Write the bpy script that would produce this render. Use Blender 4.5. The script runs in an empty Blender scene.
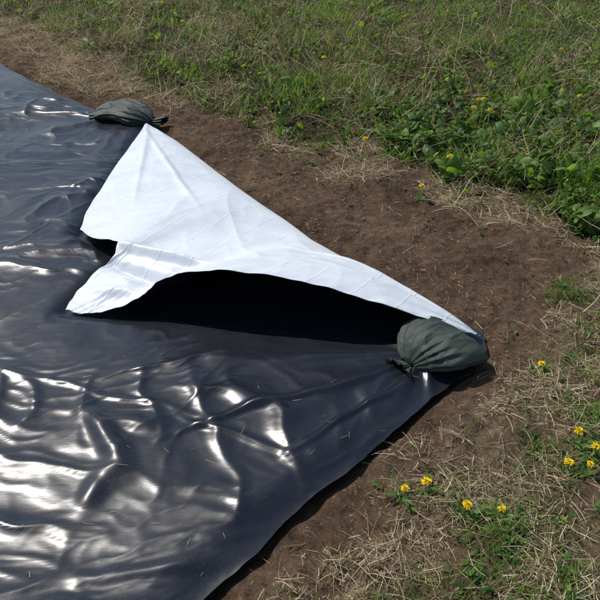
import bpy, math, random
import numpy as np
from mathutils import Vector
rng=np.random.default_rng(7); random.seed(7)
scn=bpy.context.scene
# ------------------------------------------------------------ noise helpers
_perm=np.random.default_rng(3).permutation(4096)
_g=np.random.default_rng(4).uniform(0,2*np.pi,4096)
def pnoise(x,y,seed=0):
    x=np.asarray(x,float)+seed*17.31; y=np.asarray(y,float)+seed*9.73
    xi=np.floor(x).astype(int); yi=np.floor(y).astype(int); xf=x-xi; yf=y-yi
    def grad(ix,iy,fx,fy):
        a=_g[_perm[(ix+_perm[iy&4095])&4095]]
        return np.cos(a)*fx+np.sin(a)*fy
    u=xf**3*(xf*(xf*6-15)+10); v=yf**3*(yf*(yf*6-15)+10)
    a=grad(xi,yi,xf,yf); b=grad(xi+1,yi,xf-1,yf); c=grad(xi,yi+1,xf,yf-1); d=grad(xi+1,yi+1,xf-1,yf-1)
    return ((a*(1-u)+b*u)*(1-v)+(c*(1-u)+d*u)*v)*1.4
def fbm(x,y,o=4,seed=0):
    s=0;a=1
    for i in range(o):
        s=s+a*pnoise(x*2**i,y*2**i,seed+i); a*=.5
    return s
def sstep(a,b,x):
    t=np.clip((x-a)/(b-a),0,1); return t*t*(3-2*t)
# ------------------------------------------------------------ plan of the place (metres)
SY=[-3,-1.5,.2,.98,1.24,1.57,1.80,1.93,2.05,2.16,2.36,2.61,2.85,3.15,3.39,3.70,4.19,4.57,4.75,4.95,5.83,7.7,12,20]
SX=[-3,-1.9,-.85,-.25,-.02,.31,.54,.67,.77,.79,.58,.338,.128,-.083,-.262,-.466,-.785,-1.08,-1.22,-1.55,-2.42,-4,-7.5,-14]
def sheet_x(y): return np.interp(y,SY,SX)
def veg_y(x): return np.interp(x,[-14,-4,-2.2,-1.35,-.375,.51,1.04,1.45,1.62,1.9,2.3],[20,8.9,6.8,5.70,4.72,3.95,3.48,3.05,2.75,1.2,-2])
def dry_x(y): return np.interp(y,[-2,.6,.9,1.24,1.42,1.57,1.88,2.2,2.5,2.9,3.2],[-1.6,-.30,-.06,.16,.36,.54,.90,1.04,1.30,1.55,1.75])
def veg_m(x,y): return sstep(-.12,.22,y-veg_y(x)+.45*fbm(x*1.7,y*1.7,3,5))
def dry_m(x,y):
    a=sstep(-.12,.15,x-dry_x(y)+.16*fbm(x*3,y*3,3,8))*(1-veg_m(x,y))
    b=sstep(-.45,.05,y-veg_y(x)+.45*fbm(x*2,y*2,3,11)+.7*sstep(-.9,-1.9,x))*(1-veg_m(x,y))*.8
    return np.maximum(a,b)
BL=[(.98,1.42,.20),(.44,1.30,.09),(.62,1.18,.12),(1.15,1.15,.32),(1.30,2.45,.12),(.75,.95,.22),(1.15,1.9,.14),(1.05,1.65,.12),(1.45,1.7,.35),(.3,.9,.1),(.5,1.0,.12),(1.4,2.2,.15)]
def green_low(x,y):
    m=np.zeros_like(x)
    for a,b,r in BL: m=np.maximum(m,np.exp(-((x-a)**2+(y-b)**2)/(r*r)))
    return m*sstep(-.5,.3,fbm(x*6,y*6,2,13))
def ground_z(x,y):
    d=(x-sheet_x(y))*.62
    n=.016*fbm(x*2.2,y*2.2,3,1)+.017*fbm(x*8,y*8,4,2)
    z=n+.05*sstep(-.2,.8,y-veg_y(x))+.012*dry_m(x,y)
    return np.where(d>.06,z,-.035+(z+.035)*sstep(-.05,.05,d))
# ------------------------------------------------------------ mesh builder
def mk(name,verts,quads,mats,cols=None,smooth=True,attrs=None,parent=None):
    me=bpy.data.meshes.new(name)
    verts=np.asarray(verts,dtype=np.float32).reshape(-1,3); quads=np.asarray(quads,dtype=np.int32)
    k=quads.shape[1]; n=len(quads)
    me.vertices.add(len(verts)); me.vertices.foreach_set('co',verts.ravel())
    me.loops.add(n*k); me.loops.foreach_set('vertex_index',quads.ravel())
    me.polygons.add(n); me.polygons.foreach_set('loop_start',np.arange(0,n*k,k,dtype=np.int32))
    try: me.polygons.foreach_set('loop_total',np.full(n,k,dtype=np.int32))
    except Exception: pass
    me.polygons.foreach_set('use_smooth',np.full(n,smooth))
    me.update(calc_edges=True); me.validate()
    if cols is not None:
        a=me.color_attributes.new('Col','FLOAT_COLOR','POINT')
        c=np.ones((len(verts),4),np.float32); c[:,:3]=cols
        a.data.foreach_set('color',c.ravel())
    if attrs:
        for kx,v in attrs.items():
            a=me.attributes.new(kx,'FLOAT','POINT'); a.data.foreach_set('value',np.asarray(v,np.float32).ravel())
    for m in mats: me.materials.append(m)
    ob=bpy.data.objects.new(name,me); scn.collection.objects.link(ob)
    if parent: ob.parent=parent
    return ob
def gridq(nr,nc):
    i=np.arange(nr-1)[:,None]*nc+np.arange(nc-1)[None,:]
    return np.stack([i,i+1,i+nc+1,i+nc],-1).reshape(-1,4)
# ------------------------------------------------------------ node helpers
def newmat(n):
    m=bpy.data.materials.new(n); m.use_nodes=True; nt=m.node_tree; nt.nodes.clear()
    out=nt.nodes.new('ShaderNodeOutputMaterial'); return m,nt,out
def N(nt,t,**k):
    n=nt.nodes.new(t)
    for a,b in k.items():
        if a in n.inputs: n.inputs[a].default_value=b
        else: setattr(n,a,b)
    return n
def noise(nt,scale,detail=6,rough=.6,vec=None):
    n=N(nt,'ShaderNodeTexNoise'); n.inputs['Scale'].default_value=scale; n.inputs['Detail'].default_value=detail; n.inputs['Roughness'].default_value=rough
    if vec: nt.links.new(vec,n.inputs['Vector'])
    return n
def ramp(nt,src,stops):
    r=N(nt,'ShaderNodeValToRGB'); e=r.color_ramp.elements
    e[0].position,e[0].color=stops[0][0],(*stops[0][1],1); e[1].position,e[1].color=stops[-1][0],(*stops[-1][1],1)
    for p,c in stops[1:-1]:
        x=e.new(p); x.color=(*c,1)
    nt.links.new(src,r.inputs[0]); return r
def mix(nt,f,a,b,mode='MIX'):
    m=N(nt,'ShaderNodeMix'); m.data_type='RGBA'; m.blend_type=mode
    for s,i in ((f,0),(a,6),(b,7)):
        if isinstance(s,(int,float)): m.inputs[i].default_value=s
        elif isinstance(s,tuple): m.inputs[i].default_value=(*s,1)
        else: nt.links.new(s,m.inputs[i])
    return m.outputs[2]
def bump(nt,h,dist,strength,prev=None):
    b=N(nt,'ShaderNodeBump'); b.inputs['Distance'].default_value=dist; b.inputs['Strength'].default_value=strength
    nt.links.new(h,b.inputs['Height'])
    if prev: nt.links.new(prev,b.inputs['Normal'])
    return b.outputs[0]
def mapping(nt,vec,rot=0,scale=(1,1,1)):
    m=N(nt,'ShaderNodeMapping'); m.inputs['Rotation'].default_value=(0,0,rot); m.inputs['Scale'].default_value=scale
    nt.links.new(vec,m.inputs['Vector']); return m.outputs[0]
# ------------------------------------------------------------ materials
def mat_ground():
    m,nt,out=newmat('soil_ground'); L=nt.links.new
    tc=N(nt,'ShaderNodeTexCoord').outputs['Object']
    n1=noise(nt,1.8,6,.6,tc); n2=noise(nt,20,9,.76,tc); n3=noise(nt,150,4,.7,tc)
    soil=ramp(nt,n1.outputs['Fac'],[(.3,(.085,.053,.033)),(.5,(.150,.097,.062)),(.72,(.225,.152,.10))]).outputs[0]
    sp=ramp(nt,n2.outputs['Fac'],[(.3,(.33,.32,.31)),(.5,(1,1,1)),(.72,(1.6,1.55,1.45))]).outputs[0]
    soil=mix(nt,1.0,soil,sp,'MULTIPLY')
    dryc=ramp(nt,n2.outputs['Fac'],[(.3,(.08,.05,.03)),(.5,(.20,.14,.088)),(.7,(.38,.30,.19))]).outputs[0]
    grn=ramp(nt,n2.outputs['Fac'],[(.3,(.014,.014,.007)),(.5,(.040,.042,.018)),(.7,(.12,.10,.05))]).outputs[0]
    ad=N(nt,'ShaderNodeAttribute',attribute_name='dry'); ag=N(nt,'ShaderNodeAttribute',attribute_name='green')
    c=mix(nt,ad.outputs['Fac'],soil,dryc); c=mix(nt,ag.outputs['Fac'],c,grn)
    c=mix(nt,1.0,c,ramp(nt,n3.outputs['Fac'],[(.3,(.55,.55,.55)),(.7,(1.35,1.35,1.35))]).outputs[0],'MULTIPLY')
    b=bump(nt,n2.outputs['Fac'],.055,1.0); b=bump(nt,n3.outputs['Fac'],.008,.9,b)
    p=N(nt,'ShaderNodeBsdfPrincipled'); p.inputs['Roughness'].default_value=.95; p.inputs['Specular IOR Level'].default_value=.12
    L(c,p.inputs['Base Color']); L(b,p.inputs['Normal']); L(p.outputs[0],out.inputs[0]); return m
def mat_black():
    m,nt,out=newmat('black_polythene'); L=nt.links.new
    tc=N(nt,'ShaderNodeTexCoord').outputs['Object']
    n1=noise(nt,4.0,3,.5,mapping(nt,tc,.5,(.6,1.6,1))); n2=noise(nt,16,3,.5,mapping(nt,tc,.3,(.6,1.5,1)))
    nd=noise(nt,240,3,.6,tc); n4=noise(nt,2.6,6,.65,tc)
    b=bump(nt,n1.outputs['Fac'],.02,.24); b=bump(nt,n2.outputs['Fac'],.004,.22,b)
    dust=N(nt,'ShaderNodeMath',operation='MULTIPLY')
    d1=ramp(nt,nd.outputs['Fac'],[(.56,(0,0,0)),(.74,(1,1,1))]); d2=ramp(nt,n4.outputs['Fac'],[(.40,(.12,.12,.12)),(.7,(1,1,1))])
    L(d1.outputs[0],dust.inputs[0]); L(d2.outputs[0],dust.inputs[1])
    c=mix(nt,dust.outputs[0],(.010,.0125,.0185),(.085,.072,.060))  # black base tinted blue to imitate reflected sky; specks are dust
    p=N(nt,'ShaderNodeBsdfPrincipled'); p.inputs['IOR'].default_value=1.52
    r=ramp(nt,n4.outputs['Fac'],[(.35,(.25,.25,.25)),(.7,(.37,.37,.37))])
    L(r.outputs[0],p.inputs['Roughness']); L(c,p.inputs['Base Color']); L(b,p.inputs['Normal']); L(p.outputs[0],out.inputs[0]); return m
def mat_white():
    m,nt,out=newmat('white_polythene'); L=nt.links.new
    tc=N(nt,'ShaderNodeTexCoord').outputs['Object']
    n1=noise(nt,5,4,.55,mapping(nt,tc,.6,(.7,1.5,1))); n2=noise(nt,40,5,.65,tc); n0=noise(nt,1.5,2,.5,tc)
    warp=mix(nt,.08,tc,n0.outputs['Color'],'ADD')
    b=bump(nt,n1.outputs['Fac'],.02,.28)
    c=ramp(nt,n1.outputs['Fac'],[(.3,(.55,.59,.64)),(.6,(.615,.655,.70))]).outputs[0]
    for rot,sc in ((.62,1.9),(.62+math.pi/2,.8)):
        wv=N(nt,'ShaderNodeTexWave'); wv.inputs['Scale'].default_value=sc; wv.bands_direction='X'; L(mapping(nt,warp,rot),wv.inputs[0])
        ln=ramp(nt,wv.outputs['Fac'],[(.988,(0,0,0)),(.9995,(1,1,1))]).outputs[0]
        b=bump(nt,ln,.0022,.45,b)
    c=mix(nt,1.0,c,ramp(nt,n2.outputs['Fac'],[(.3,(.92,.89,.85)),(.46,(1,1,1))]).outputs[0],'MULTIPLY')
    p=N(nt,'ShaderNodeBsdfPrincipled'); p.inputs['Roughness'].default_value=.38; p.inputs['Specular IOR Level'].default_value=.4
    L(c,p.inputs['Base Color']); L(b,p.inputs['Normal']); L(p.outputs[0],out.inputs[0]); return m
def mat_bag():
    m,nt,out=newmat('woven_green_bag'); L=nt.links.new
    uv=N(nt,'ShaderNodeTexCoord').outputs['Object']
    w1=N(nt,'ShaderNodeTexWave'); w1.inputs['Scale'].default_value=130; w1.bands_direction='X'; w1.inputs['Distortion'].default_value=.6; L(uv,w1.inputs[0])
    w2=N(nt,'ShaderNodeTexWave'); w2.inputs['Scale'].default_value=130; w2.bands_direction='Y'; w2.inputs['Distortion'].default_value=.6; L(uv,w2.inputs[0])
    ml=N(nt,'ShaderNodeMath',operation='MULTIPLY'); L(w1.outputs['Fac'],ml.inputs[0]); L(w2.outputs['Fac'],ml.inputs[1])
    n=noise(nt,9,5,.6,uv); ns_=noise(nt,22,3,.5,mapping(nt,uv,0,(.25,1.4,1.4)))
    c=ramp(nt,n.outputs['Fac'],[(.3,(.014,.022,.017)),(.5,(.028,.040,.031)),(.66,(.052,.064,.050)),(.8,(.11,.105,.08))]).outputs[0]
    c=mix(nt,ml.outputs[0],c,(.05,.066,.054))
    b=bump(nt,ml.outputs[0],.0012,.5); b=bump(nt,ns_.outputs['Fac'],.016,.55,b)
    p=N(nt,'ShaderNodeBsdfPrincipled'); p.inputs['Roughness'].default_value=.5; p.inputs['Specular IOR Level'].default_value=.4
    L(c,p.inputs['Base Color']); L(b,p.inputs['Normal']); L(p.outputs[0],out.inputs[0]); return m
def mat_col(name,trans=.3,rough=.6,spec=.3,tint=(1.5,1.5,.8)):
    m,nt,out=newmat(name); L=nt.links.new
    a=N(nt,'ShaderNodeAttribute',attribute_name='Col')
    p=N(nt,'ShaderNodeBsdfPrincipled'); p.inputs['Roughness'].default_value=rough; p.inputs['Specular IOR Level'].default_value=spec
    L(a.outputs['Color'],p.inputs['Base Color'])
    if trans>0:
        t=N(nt,'ShaderNodeBsdfTranslucent'); tcx=mix(nt,1.0,a.outputs['Color'],tint,'MULTIPLY'); L(tcx,t.inputs[0])
        ms=N(nt,'ShaderNodeMixShader'); ms.inputs[0].default_value=trans; L(p.outputs[0],ms.inputs[1]); L(t.outputs[0],ms.inputs[2]); L(ms.outputs[0],out.inputs[0])
    else: L(p.outputs[0],out.inputs[0])
    return m
M_ground=mat_ground(); M_black=mat_black(); M_white=mat_white(); M_bag=mat_bag()
M_leaf=mat_col('leaf',.42,.5,.28,(2.3,2.2,.8)); M_straw=mat_col('straw',.18,.7,.2); M_petal=mat_col('petal',.25,.7,.1,(1.1,1.1,1)); M_clod=mat_col('clod',0,.95,.1)
# ------------------------------------------------------------ ground
def axis(lo,hi,step,far,n):
    core=np.arange(lo,hi,step); g=np.geomspace(step,far,n)
    return np.concatenate([(lo-np.cumsum(g))[::-1],core,hi+np.cumsum(g)])
gx=axis(-3.2,3.2,.013,60,40); gy=axis(.5,6.5,.013,60,40)
X,Y=np.meshgrid(gx,gy)
Z=ground_z(X,Y); far=sstep(20,60,np.hypot(X,Y)); Z=Z*(1-far)
mk('ground',np.stack([X,Y,Z],-1),gridq(len(gy),len(gx)),[M_ground],attrs={'dry':dry_m(X,Y),'green':np.maximum(veg_m(X,Y)*.85,green_low(X,Y)*.5)})
# ------------------------------------------------------------ folded-over white flap (outline first)
B=np.array([(-1.094,4.569,.05),(-.785,4.186,.02),(-.466,3.698,.02),(-.262,3.393,.02),(-.083,3.149,.02),(.0265,2.982,.02),(.07,2.915,.02),(.128,2.846,.02),(.224,2.729,.02),(.338,2.610,.02),(.445,2.497,.02),(.563,2.360,.02),(.673,2.233,.02),(.758,2.128,.02)])
F=np.array([(-1.123,4.472,.07),(-1.170,3.640,.06),(-1.16,2.989,.06),(-.886,2.735,.12),(-.97,2.540,.07),(-1.035,2.30,.040),(-.88,2.275,.04),(-.70,2.268,.12),(-.570,2.276,.22),(-.351,2.244,.28),(-.041,2.191,.27),(.283,2.128,.21),(.526,2.087,.14),(.722,2.103,.05)])
NU=len(B)-1
def cr(P,u):
    n=len(P)-1; i=np.clip(np.floor(u).astype(int),0,n-1); t=(u-i)[:,None]
    g=lambda j:P[np.clip(j,0,n)]
    p0,p1,p2,p3=g(i-1),g(i),g(i+1),g(i+2)
    return .5*((2*p1)+(-p0+p2)*t+(2*p0-5*p1+4*p2-p3)*t*t+(-p0+3*p1-3*p2+p3)*t**3)
def seg(x,y,a,b):
    a=np.array(a);b=np.array(b);d=b-a;l=np.dot(d,d);s=np.clip(((x-a[0])*d[0]+(y-a[1])*d[1])/l,0,1)
    return np.hypot(x-a[0]-s*d[0],y-a[1]-s*d[1]),s
ns,ntt=500,180
u=np.linspace(0,NU,ns); Bc=cr(B,u); Fc=cr(F,u)
for c_,r_ in ((5,.55),(2,.40),(3,.35)):      # keep the sheet's corner and the notch crisp
    k=np.clip(1-np.abs(u-c_)/r_,0,1)[:,None]; i=np.clip(np.floor(u).astype(int),0,NU-1); lin=F[i]+(F[i+1]-F[i])*(u-i)[:,None]
    Fc=Fc*(1-k)+lin*k
poly=np.concatenate([B[:,:2],F[::-1,:2]])
def under_flap(x,y):
    ins=np.zeros(x.shape,bool); dmin=np.full(x.shape,9.)
    n=len(poly)
    for i in range(n):
        a,b=poly[i],poly[(i+1)%n]
        if abs(a[1]-b[1])>1e-9:
            c=((a[1]>y)!=(b[1]>y))&(x<(b[0]-a[0])*(y-a[1])/(b[1]-a[1])+a[0]); ins^=c
        dmin=np.minimum(dmin,seg(x,y,a,b)[0])
    return np.where(ins,1,np.exp(-(dmin/.05)**2))
# ------------------------------------------------------------ black sheet
root=bpy.data.objects.new('plastic_sheet',None); scn.collection.objects.link(root)
def ridge(v,p=3): return np.clip(1-np.abs(v)*1.6,0,1)**p
def sheet_h(x,y):
    h=.022*pnoise(x*1.0,y*1.2,21)+.006*pnoise(x*2.3,y*2.9,20)
    wx=x+.25*pnoise(x*1.5,y*1.5,31)+.04*pnoise(x*7,y*7,33); wy=y+.25*pnoise(x*1.5,y*1.5,32)+.04*pnoise(x*7,y*7,34)
    h+=.016*ridge(pnoise(wx*1.0+wy*.8,wy*3.0-wx*.5,22),4)*sstep(.15,.5,pnoise(x*.9,y*.9,40)+.40)
    h+=.011*ridge(pnoise(wx*3.2+wy*1.1,wy*1.2-wx*.8,23),4)*sstep(0,.4,pnoise(x*1.1,y*1.1,41)+.15)
    h+=.0032*ridge(pnoise(wx*4,wy*9,24),3)+.0010*ridge(pnoise(wx*11,wy*15,26),2)
    up=sstep(2.4,4,y)
    h+=up*.010*pnoise(wx*1.6+wy*.6,wy*6,27)
    for (bx,by,amp,k,R,sd) in ((.50,2.0,.026,12,1.0,51),(-1.35,4.9,.018,8,1.0,53)):
        r=np.hypot(x-bx,y-by); a=np.arctan2(y-by,x-bx)
        w=a*k+1.6*pnoise(r*1.6+3,a*1.5,sd)
        h+=amp*(np.abs(np.cos(w*.5))**5)*np.exp(-((r-.30*R)/(.5*R))**2)*np.clip(.55+.9*pnoise(a*3,r*.7,sd+1),0,1.2)
    for a,b,w_,amp in (((-.78,1.72),(-.56,1.38),.035,.03),((-.70,1.62),(-.50,1.60),.03,.022),((-.60,1.42),(-.66,1.25),.04,.022),((-.45,1.66),(.05,1.42),.010,.009),((.05,1.42),(.22,1.50),.010,.006),((-1.6,2.05),(-.2,1.60),.010,.006),((.35,1.9),(-.5,1.55),.018,.016),((.40,1.85),(-.05,1.45),.014,.014),((.5,1.78),(.1,1.35),.02,.013),((.1,1.15),(-.7,1.0),.02,.012),((.25,1.4),(-.25,1.12),.015,.007),((.62,1.86),(.35,1.55),.012,.006)):
        dd,s=seg(x+.03*pnoise(x*4,y*4,91),y+.03*pnoise(x*4,y*4,92),a,b); h+=amp*np.exp(-(dd/w_)**2)*np.sin(np.pi*np.clip(s*.86+.07,0,1))
    for (nx,ny,c) in ((.45,.893,3.0),(.893,-.45,-2.6)):
        q=x*nx+y*ny-c; h+=.004*np.exp(-(q/.012)**2)
    return h
q=np.concatenate([np.linspace(0,3.2,480),3.2+np.cumsum(np.geomspace(.01,1.2,36))])
yy=np.concatenate([np.linspace(-3,.9,30)[:-1],np.linspace(.9,5.2,560),5.2+np.cumsum(np.geomspace(.01,.5,60))])
Q,YY=np.meshgrid(q,yy); wob=.020*fbm(YY*5,YY*0+3,4,61)*np.exp(-Q/.1)
XX=sheet_x(YY)-Q+wob
e=sstep(0,.12,Q*.62)
uf=under_flap(XX,YY)
H=np.maximum(sheet_h(XX,YY)+.030,.004)*(.22+.78*e)*(1-.82*uf)+.004+.008*pnoise(YY*7,YY*0+8,62)*np.exp(-Q/.06)+.004*np.exp(-Q/.06)
mk('ground_cover',np.stack([XX,YY,H],-1)[:, ::-1],gridq(len(yy),len(q)),[M_black],parent=root)
# flap surface
t=np.linspace(0,1,ntt)[None,:,None]
V=Bc[:,None]*(1-t)+Fc[:,None]*t
T=t[...,0]
wid=np.linalg.norm(Fc-Bc,axis=1)[:,None]
V[...,2]+= .05*np.sqrt(np.clip(np.sin(np.pi*T**.6),0,1))*np.clip(wid/.6,0,1)*(1-T)**.6
V[...,2]+= .045*np.sin(np.pi*T)*np.clip(wid/.8,0,1)
x,y=V[...,0],V[...,1]
fade=np.sin(np.pi*np.clip(T,0,1))**.5
V[...,2]+=fade*(.014*fbm(x*2.0,y*2.0,2,71)+.007*ridge(pnoise(x*2.6+y*2,y*1.2-x,72),4)+.002*ridge(pnoise(x*6+y*3,y*4-x*3,74),3))
def fan(bx,by,k,amp,sd,R):
    r=np.hypot(x-bx,y-by); a=np.arctan2(y-by,x-bx); w=a*k+1.2*pnoise(r*1.5,a*2,sd)
    return amp*np.abs(np.cos(w))**4*np.exp(-((r-R)/R)**2)
V[...,2]+=fade*(fan(-1.15,4.75,9,.010,75,.6)+fan(.8,2.1,11,.010,76,.45))
for a,b,w,amp in (((-.90,2.74),(-.35,2.52),.028,.045),((-.93,2.62),(-.45,2.38),.035,-.05),((-.98,2.42),(-.6,2.36),.03,.018),((-.95,2.50),(-.72,2.44),.018,.010),((-1.1,4.4),(-.5,3.0),.018,.010),((-1.05,4.3),(-.9,3.1),.02,.010),((.70,2.15),(-.1,2.75),.02,.014),((.7,2.14),(0,2.45),.02,.012)):
    dd,s=seg(x,y,a,b); V[...,2]+=amp*np.exp(-(dd/w)**2)*np.sin(np.pi*np.clip(s*.9+.08,0,1))
V[...,2]+=T**6*.007*pnoise(u[:,None]*4,T*0,73)
V[...,2]=np.maximum(V[...,2],.026)
flap=mk('folded_flap',V,gridq(ns,ntt),[M_white,M_black],parent=root)
me=flap.data
if me.polygons[5000].normal.z<0: me.flip_normals()
so=flap.modifiers.new('film','SOLIDIFY'); so.thickness=.002; so.offset=-1; so.material_offset=1; so.material_offset_rim=0
# ------------------------------------------------------------ sandbags
def sandbag(name,loc,L,W,Hh,rot,seed,neck=.10):
    na,nth=170,200
    a=np.linspace(0,1,na)[:,None]; th=np.linspace(0,2*np.pi,nth,endpoint=False)[None,:]
    fb=L/(L+neck)
    s=np.clip(a/fb,0,1)
    prof=np.clip(1-np.abs(2*s-1)**2.5,0,1)**.6
    endw=.40*(1-s)**3*(s<1)
    neckr=.020
    rw=np.maximum(W/2*np.maximum(prof,0),neckr)+W/2*endw*.7
    rh=np.maximum(Hh*prof,.020)*(1-.30*(1-s)**3)
    tail=np.clip((a-fb)/(1-fb),0,1)
    flare=np.where(a>fb,.008+.026*tail**1.3,0)
    rw=rw+flare; rh=rh+flare*.7
    pl=sstep(.45,1.0,s)
    ple=1+pl*.11*np.sin(15*th+2*np.sin(3*th+seed))+tail*.30*np.sin(9*th+seed)
    ple=ple+(1-sstep(0,.3,s))*.05*np.sin(11*th+seed)
    cx,sx=np.cos(th),np.sin(th)
    yy_=rw*ple*np.sign(cx)*np.abs(cx)**.92
    zz_=rh*ple*.5*np.sign(sx)*np.abs(sx)**.88
    X_=(a*(L+neck)-L*.5)+0*th
    cz=np.maximum(rh*.5,.016)*np.where(a>fb,1+.4*tail,1)
    nx=pnoise(X_*6+seed,(yy_*6+zz_*4),seed)*.014+ridge(pnoise(X_*4+yy_*3,zz_*14+yy_*9,seed+2),4)*.010+ridge(pnoise(X_*5-yy_*2,yy_*16+zz_*14,seed+3),4)*.005
    k=np.clip(rh/(Hh*.6),0,1)
    yy_=yy_+cx*nx*k; zz_=zz_+cz+sx*nx*k
    zz_=np.where(zz_<.006,.006+(zz_-.006)*.08,zz_)
    yy_=yy_+.02*np.sin(X_*9+seed)
    V=np.stack([X_,yy_,zz_],-1)
    i=np.arange(na-1)[:,None]*nth; j=np.arange(nth)[None,:]; j2=(j+1)%nth
    F_=np.stack([i+j,i+j2,i+nth+j2,i+nth+j],-1).reshape(-1,4)
    ob=mk(name,V,F_,[M_bag]); ob.location=loc; ob.rotation_euler=rot
    R=.027; n1,n2=60,8
    A=np.linspace(0,2*np.pi*3,n1*3)[:,None]; Bq=np.linspace(0,2*np.pi,n2,endpoint=False)[None,:]
    rr=R+.004*np.cos(Bq)
    cxp=(L*.5+.002+.003*A/6)+.004*np.sin(Bq)
    V2=np.stack([cxp+0*rr,rr*np.cos(A)+.02*math.sin(L*.5*9+seed),rr*np.sin(A)*.8+.024],-1)
    nn=V2.shape[0]; i=np.arange(nn-1)[:,None]*n2; j=np.arange(n2)[None,:]; j2=(j+1)%n2
    F2=np.stack([i+j,i+j2,i+n2+j2,i+n2+j],-1).reshape(-1,4)
    mk('tie_cord',V2,F2,[M_clod],cols=np.array([.015,.02,.017]),parent=ob)
    return ob
sandbag('sandbag',(.556,2.010,.026),.30,.29,.13,(0,math.radians(2),math.radians(-142)),3,.06)
sandbag('sandbag.001',(-1.34,4.78,.03),.52,.32,.12,(0,0,math.radians(-18)),9,.10)
# ------------------------------------------------------------ vegetation strips
def strips(base,az,lean,curl,length,width,prof,segs,col,ncol=2,fold=0.,twist=None,tipcol=None):
    n=len(base); rows=segs+1
    out=np.zeros((n,rows,ncol,3)); p=base.copy(); az=az.copy()
    C=np.zeros((n,rows,ncol,3))
    for k in range(rows):
        s=k/segs; th=lean+curl*s
        d=np.stack([np.sin(th)*np.cos(az),np.sin(th)*np.sin(az),np.cos(th)],-1)
        tw=0 if twist is None else twist
        sa=az+np.pi/2
        side=np.stack([np.cos(sa),np.sin(sa),0*sa],-1)
        if twist is not None:
            up=np.cross(side,d); side=side*np.cos(tw)[:,None]+up*np.sin(tw)[:,None]
        nrm=np.cross(side,d)
        w=(width*prof(s))[:,None]
        for c in range(ncol):
            f=(c/(ncol-1)-.5)*2
            out[:,k,c]=p+side*w*f*.5+nrm*(abs(f)*fold*w)
            cc=col if tipcol is None else col*(1-s)+tipcol*s
            C[:,k,c]=cc*(1.12 if (ncol==3 and c==1) else 1)
        p=p+d*(length/segs)[:,None]
        if isinstance(tw,np.ndarray): az=az+.16*np.sin(tw*3+k)
    q=gridq(rows,ncol)[None]+(np.arange(n)*rows*ncol)[:,None,None]
    return out.reshape(-1,3),q.reshape(-1,4),C.reshape(-1,3)
def join(name,parts,mat,smooth=True):
    vs,qs,cs=[],[],[];o=0
    for v,q_,c in parts: vs.append(v);qs.append(q_+o);cs.append(c);o+=len(v)
    return mk(name,np.concatenate(vs),np.concatenate(qs),[mat],cols=np.concatenate(cs),smooth=smooth)
def sample(n,x0,x1,y0,y1,dens):
    X=[];c=0
    while c<n:
        x=rng.uniform(x0,x1,n*2); y=rng.uniform(y0,y1,n*2)
        k=rng.random(n*2)<dens(x,y)*(x>sheet_x(y)+.03); X.append(np.stack([x[k],y[k]],-1)); c+=k.sum()
        if len(X)>60: break
    P=np.concatenate(X)[:n]; return P
def pts(P,dz=-.005): return np.stack([P[:,0],P[:,1],ground_z(P[:,0],P[:,1])+dz],-1)
def pal(n,cols,var=.25):
    c=np.array(cols)[rng.integers(0,len(cols),n)]; return c*rng.uniform(1-var,1+var,(n,1))*rng.uniform(.93,1.07,(n,3))
blade=lambda s:(1-s**2)*.9+.1*(1-s)
leafp=lambda s:max(.04,math.sin(math.pi*min(1,(s*.93+.05)))**.8)
G=[(.085,.165,.022),(.12,.21,.03),(.05,.105,.02),(.15,.21,.045)]
D=[(.42,.34,.21),(.32,.25,.15),(.52,.45,.31),(.20,.14,.085)]
clump=lambda x,y,f=2.2,s=80:sstep(-.25,.45,fbm(x*f,y*f,2,s))
vis=lambda x,y:(np.abs(x)<.62*y+1.2)
near=lambda y:np.clip((4.5/np.maximum(y,2))**1.2,.12,1)
rightside=lambda x,y:.40+.60*sstep(-1.4,-.1,x)
parts=[]
P=sample(95000,-7,8,2.2,13,lambda x,y:veg_m(x,y)*vis(x,y)*near(y)*rightside(x,y)*(.10+.90*clump(x,y)**1.2)); n=len(P)
ht=.35+.75*clump(P[:,0],P[:,1],1.3,90)
c=pal(n,G,.4); parts.append(strips(pts(P),rng.uniform(0,6.28,n),rng.uniform(.05,.9,n),rng.uniform(.2,1.6,n),rng.uniform(.05,.20,n)*ht,rng.uniform(.003,.009,n),blade,4,c,tipcol=c*1.2))
dl=lambda x,y:np.clip(green_low(x,y)+.03*dry_m(x,y),0,1)*(x<2.6)
P=sample(10500,-.2,2.6,.4,3,dl); n=len(P); c=pal(n,G)
parts.append(strips(pts(P),rng.uniform(0,6.28,n),rng.uniform(.1,.9,n),rng.uniform(.2,1.2,n),rng.uniform(.02,.075,n),rng.uniform(.0015,.0035,n),blade,4,c,tipcol=c*1.2))
join('grass',parts,M_leaf)
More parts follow.
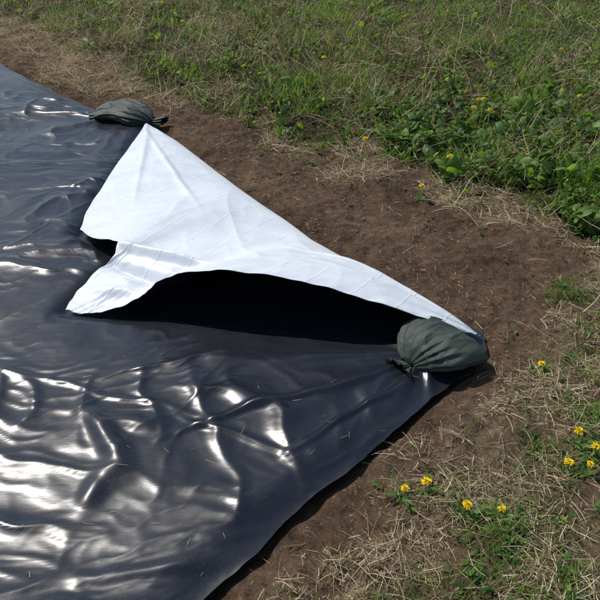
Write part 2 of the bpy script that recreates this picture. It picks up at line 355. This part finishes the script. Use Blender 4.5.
# broad-leaved weeds
parts=[]
def rosettes(C,nl,l0,l1,wf,leanr,up=.6):
    bs,az=[],[]
    for (x,y) in C:
        k=rng.integers(nl[0],nl[1]); bs.append(np.stack([x+rng.normal(0,.015,k),y+rng.normal(0,.015,k)],-1)); az.append(rng.uniform(0,6.28,k))
    Pb=np.concatenate(bs); az=np.concatenate(az); n=len(Pb); ln=l0+(l1-l0)*rng.random(n)**1.5; c=pal(n,[(.07,.14,.025),(.11,.185,.035),(.045,.10,.02)],.35)
    b=pts(Pb,0); b[:,2]+=rng.uniform(0,up,n)*l1
    return strips(b,az,rng.uniform(leanr[0],leanr[1],n),rng.uniform(.4,1.4,n),ln,ln*wf*rng.uniform(.7,1.3,n),leafp,6,c,ncol=3,fold=.18,twist=rng.normal(0,.5,n))
wd=lambda x,y:veg_m(x,y)*vis(x,y)*near(y)*(np.exp(-((x-1.0)**2+(y-4.1)**2)/.22)+.7*np.exp(-((x-2.1)**2+(y-4.3)**2)/1.6)+.8*np.exp(-((x-1.9)**2+(y-3.3)**2)/.3)+.12)*(.05+.95*clump(x,y,3.5,97)**1.5)
parts.append(rosettes(sample(680,-4,6,2.6,10,wd),(4,9),.03,.11,.55,(.2,1.1),1.0))
parts.append(rosettes(sample(5600,-5,6,2.6,10,lambda x,y:veg_m(x,y)*vis(x,y)*near(y)*rightside(x,y)*(.08+.92*clump(x,y,2.8,95)**1.5)),(3,7),.012,.05,.65,(.3,1.2),1.6))
parts.append(rosettes(sample(380,.1,2.4,.5,3,lambda x,y:green_low(x,y)),(4,9),.012,.04,.32,(.6,1.3)))
parts.append(rosettes(sample(70,-1,1.6,2,4.5,lambda x,y:(1-veg_m(x,y))*(y-veg_y(x)>-.7)),(3,6),.012,.035,.4,(.7,1.3)))
join('broadleaf_weeds',parts,M_leaf)
# dead grass, straw
parts=[]
line=lambda s:1-.5*s
P=sample(21000,-6,7,2.2,12,lambda x,y:np.clip(veg_m(x,y)+.25*dry_m(x,y),0,1)*vis(x,y)*near(y)*(.06+.94*clump(x,y,1.6,99)**1.3)*(1.35-rightside(x,y)*.95)); n=len(P)
b=pts(P,0); b[:,2]+=rng.uniform(0,.08,n)
parts.append(strips(b,rng.uniform(0,6.28,n),rng.uniform(.5,1.5,n),rng.uniform(-.3,.7,n),rng.uniform(.05,.26,n),rng.uniform(.0015,.005,n),line,5,pal(n,D,.35),twist=rng.normal(0,.8,n)))
P=sample(26000,-.6,2.8,.3,4.6,lambda x,y:np.clip(dry_m(x,y)+.025,0,1)*(.15+.85*clump(x,y,4,77))*(y<6)); n=len(P)
b=pts(P,.001); b[:,2]+=rng.uniform(0,.018,n)
parts.append(strips(b,rng.uniform(0,6.28,n),rng.uniform(1.15,1.6,n),rng.uniform(-.15,.25,n),.012+.09*rng.random(n)**2,rng.uniform(.001,.003,n),line,4,pal(n,D,.35),twist=rng.normal(0,.8,n)))
P=sample(11000,-4.5,1.8,3.0,9,lambda x,y:dry_m(x,y)*(.1+.9*clump(x,y,3,78))); n=len(P)
b=pts(P,.001); b[:,2]+=rng.uniform(0,.03,n)
parts.append(strips(b,rng.uniform(0,6.28,n),rng.uniform(1.0,1.6,n),rng.uniform(-.2,.3,n),rng.uniform(.02,.13,n),rng.uniform(.0015,.004,n),line,4,pal(n,D,.35),twist=rng.normal(0,.8,n)))
P=sample(1300,-2,1.6,1,5.5,lambda x,y:(1-dry_m(x,y))*(1-veg_m(x,y))); n=len(P)
parts.append(strips(pts(P,.003),rng.uniform(0,6.28,n),rng.uniform(1.4,1.58,n),rng.uniform(-.1,.1,n),rng.uniform(.008,.04,n),rng.uniform(.001,.0022,n),line,3,pal(n,D),twist=rng.normal(0,.8,n)))
# a few bits blown onto the plastic
P=rng.uniform((-1.0,1.0),(.6,2.0),(60,2)); P=P[P[:,0]<sheet_x(P[:,1])-.04]; n=len(P)
hh=(np.maximum(sheet_h(P[:,0],P[:,1])+.030,.004))*(.22+.78*sstep(0,.12,(sheet_x(P[:,1])-P[:,0])*.62))*(1-.82*under_flap(P[:,0],P[:,1]))+.008
parts.append(strips(np.stack([P[:,0],P[:,1],hh],-1),rng.uniform(0,6.28,n),np.full(n,1.53),np.full(n,.02),rng.uniform(.008,.04,n),rng.uniform(.001,.002,n),line,3,pal(n,D)))
join('dead_grass',parts,M_straw)
parts=[]
P=sample(1500,-3,4,4.0,10,lambda x,y:veg_m(x,y)*vis(x,y)*(.15+np.exp(-((x-.5)**2)/2-(y-5.8)**2/1.4))); n=len(P)
parts.append(strips(pts(P),rng.uniform(0,6.28,n),rng.uniform(.1,1.4,n),rng.uniform(0,1.2,n),rng.uniform(.25,.8,n),rng.uniform(.003,.007,n),line,9,pal(n,[(.24,.18,.11),(.42,.34,.22),(.13,.075,.055),(.20,.11,.075)]),twist=rng.normal(0,.6,n)))
join('dead_stems',parts,M_straw)
# ------------------------------------------------------------ dandelions
DP=[(.33,1.32,.04),(.40,1.34,.05),(.51,1.25,.05),(.88,1.42,.05),(.95,1.54,.05),(.94,1.40,.06),(.95,1.93,.04),(.62,1.25,.03),(.98,1.47,.05),(.71,3.45,.09),(1.30,4.55,.20),(1.3,4.35,.18),(.42,4.0,.15),(-.46,5.4,.2),(.92,3.75,.14),(1.2,4.4,.19),(1.25,4.5,.21),(2.0,4.6,.21),(.2,5.6,.22),(2.3,5.9,.22),(-1.2,7,.2),(1.1,7.2,.22),(2.1,3.6,.17)]
pp=[];ss=[]
for x0,y0,h in DP:
    z0=float(ground_z(np.array([x0]),np.array([y0]))[0]); hd=rng.uniform(0,6.28); tz=rng.uniform(.1,.5)
    n=110; ring=np.arange(n)%4; az=rng.uniform(0,6.28,n); r=rng.uniform(.011,.0165)*(1.4 if y0>3 else 1)
    b=np.repeat([[x0,y0,z0+h]],n,0); b[:,:2]+=rng.normal(0,.0015,(n,2))
    pp.append(strips(b,az,.25+ring*.40+tz*np.cos(az-hd)*.6+rng.normal(0,.1,n),rng.uniform(0,.3,n),r*(.62+.12*ring),np.full(n,.0036),lambda s:.6+.5*s if s<.8 else .7,3,pal(n,[(.86,.66,.015),(.90,.74,.03),(.82,.56,.01)],.06)))
    for a in (0,1.6):
        ss.append(strips(np.array([[x0,y0,z0-.005]]),np.array([a]),np.array([.03]),np.array([.02]),np.array([h]),np.array([.004]),lambda s:1,3,np.array([[.16,.20,.08]])))
    k=8; ln=rng.uniform(.03,.08,k)
    ss.append(strips(np.repeat([[x0,y0,z0+.003]],k,0),rng.uniform(0,6.28,k),rng.uniform(.9,1.3,k),rng.uniform(.1,.5,k),ln,ln*.2,leafp,6,pal(k,[(.09,.16,.035)]),ncol=3,fold=.12,twist=rng.normal(0,.3,k)))
dn=bpy.data.objects.new('dandelions',None); scn.collection.objects.link(dn)
a=join('flower_heads',pp,M_petal); a.parent=dn; a=join('stalks_and_leaves',ss,M_leaf); a.parent=dn
# ------------------------------------------------------------ soil crumbs
import bmesh
bm=bmesh.new(); bmesh.ops.create_icosphere(bm,subdivisions=1,radius=1); bv=np.array([v.co[:] for v in bm.verts]); bf=np.array([[v.index for v in f.verts] for f in bm.faces]); bm.free()
P=sample(20000,-3,2.4,.6,7,lambda x,y:(1-.9*veg_m(x,y))*(.1+.9*clump(x,y,2.5,66)**2)*np.clip(1-np.abs(x-sheet_x(y))*.3,.2,1)); n=len(P)
b=pts(P,-.002); r=.001+.009*rng.random(n)**6
vv=bv[None]*(1+rng.normal(0,.30,(n,len(bv),1)))*r[:,None,None]*np.stack([rng.uniform(.8,1.5,n),rng.uniform(.8,1.5,n),rng.uniform(.4,.8,n)],-1)[:,None]+b[:,None]
ff=bf[None]+(np.arange(n)*len(bv))[:,None,None]
cc=np.repeat(pal(n,[(.115,.075,.048),(.085,.054,.034),(.145,.097,.063)]),len(bv),0)
mk('soil_crumbs',vv.reshape(-1,3),ff.reshape(-1,3),[M_clod],cols=cc,smooth=False)
# ------------------------------------------------------------ light, sky, camera
el,azs=math.radians(54),math.radians(-55)       # azimuth measured from +Y towards +X
sd=Vector((math.sin(azs)*math.cos(el),math.cos(azs)*math.cos(el),math.sin(el)))
sl=bpy.data.lights.new('sun','SUN'); sl.energy=4.3; sl.angle=math.radians(.5); sl.color=(1,.955,.89)
so_=bpy.data.objects.new('sun',sl); scn.collection.objects.link(so_); so_.rotation_euler=sd.to_track_quat('Z','Y').to_euler()
w=bpy.data.worlds.new('World'); scn.world=w; w.use_nodes=True; nt=w.node_tree; bg=nt.nodes['Background']
sk=nt.nodes.new('ShaderNodeTexSky'); sk.sky_type='NISHITA'; sk.sun_disc=False; sk.sun_elevation=el; sk.sun_rotation=azs
nt.links.new(sk.outputs[0],bg.inputs[0]); bg.inputs[1].default_value=.115
cd=bpy.data.cameras.new('camera'); cd.sensor_width=36; cd.lens=18/math.tan(math.radians(25)); cd.clip_end=2000; cd.clip_start=.05
co=bpy.data.objects.new('camera',cd); scn.collection.objects.link(co); co.location=(0,0,1.7); co.rotation_euler=(math.radians(55),0,0)
scn.camera=co
scn.view_settings.view_transform='Standard'; scn.view_settings.look='None'; scn.view_settings.exposure=0
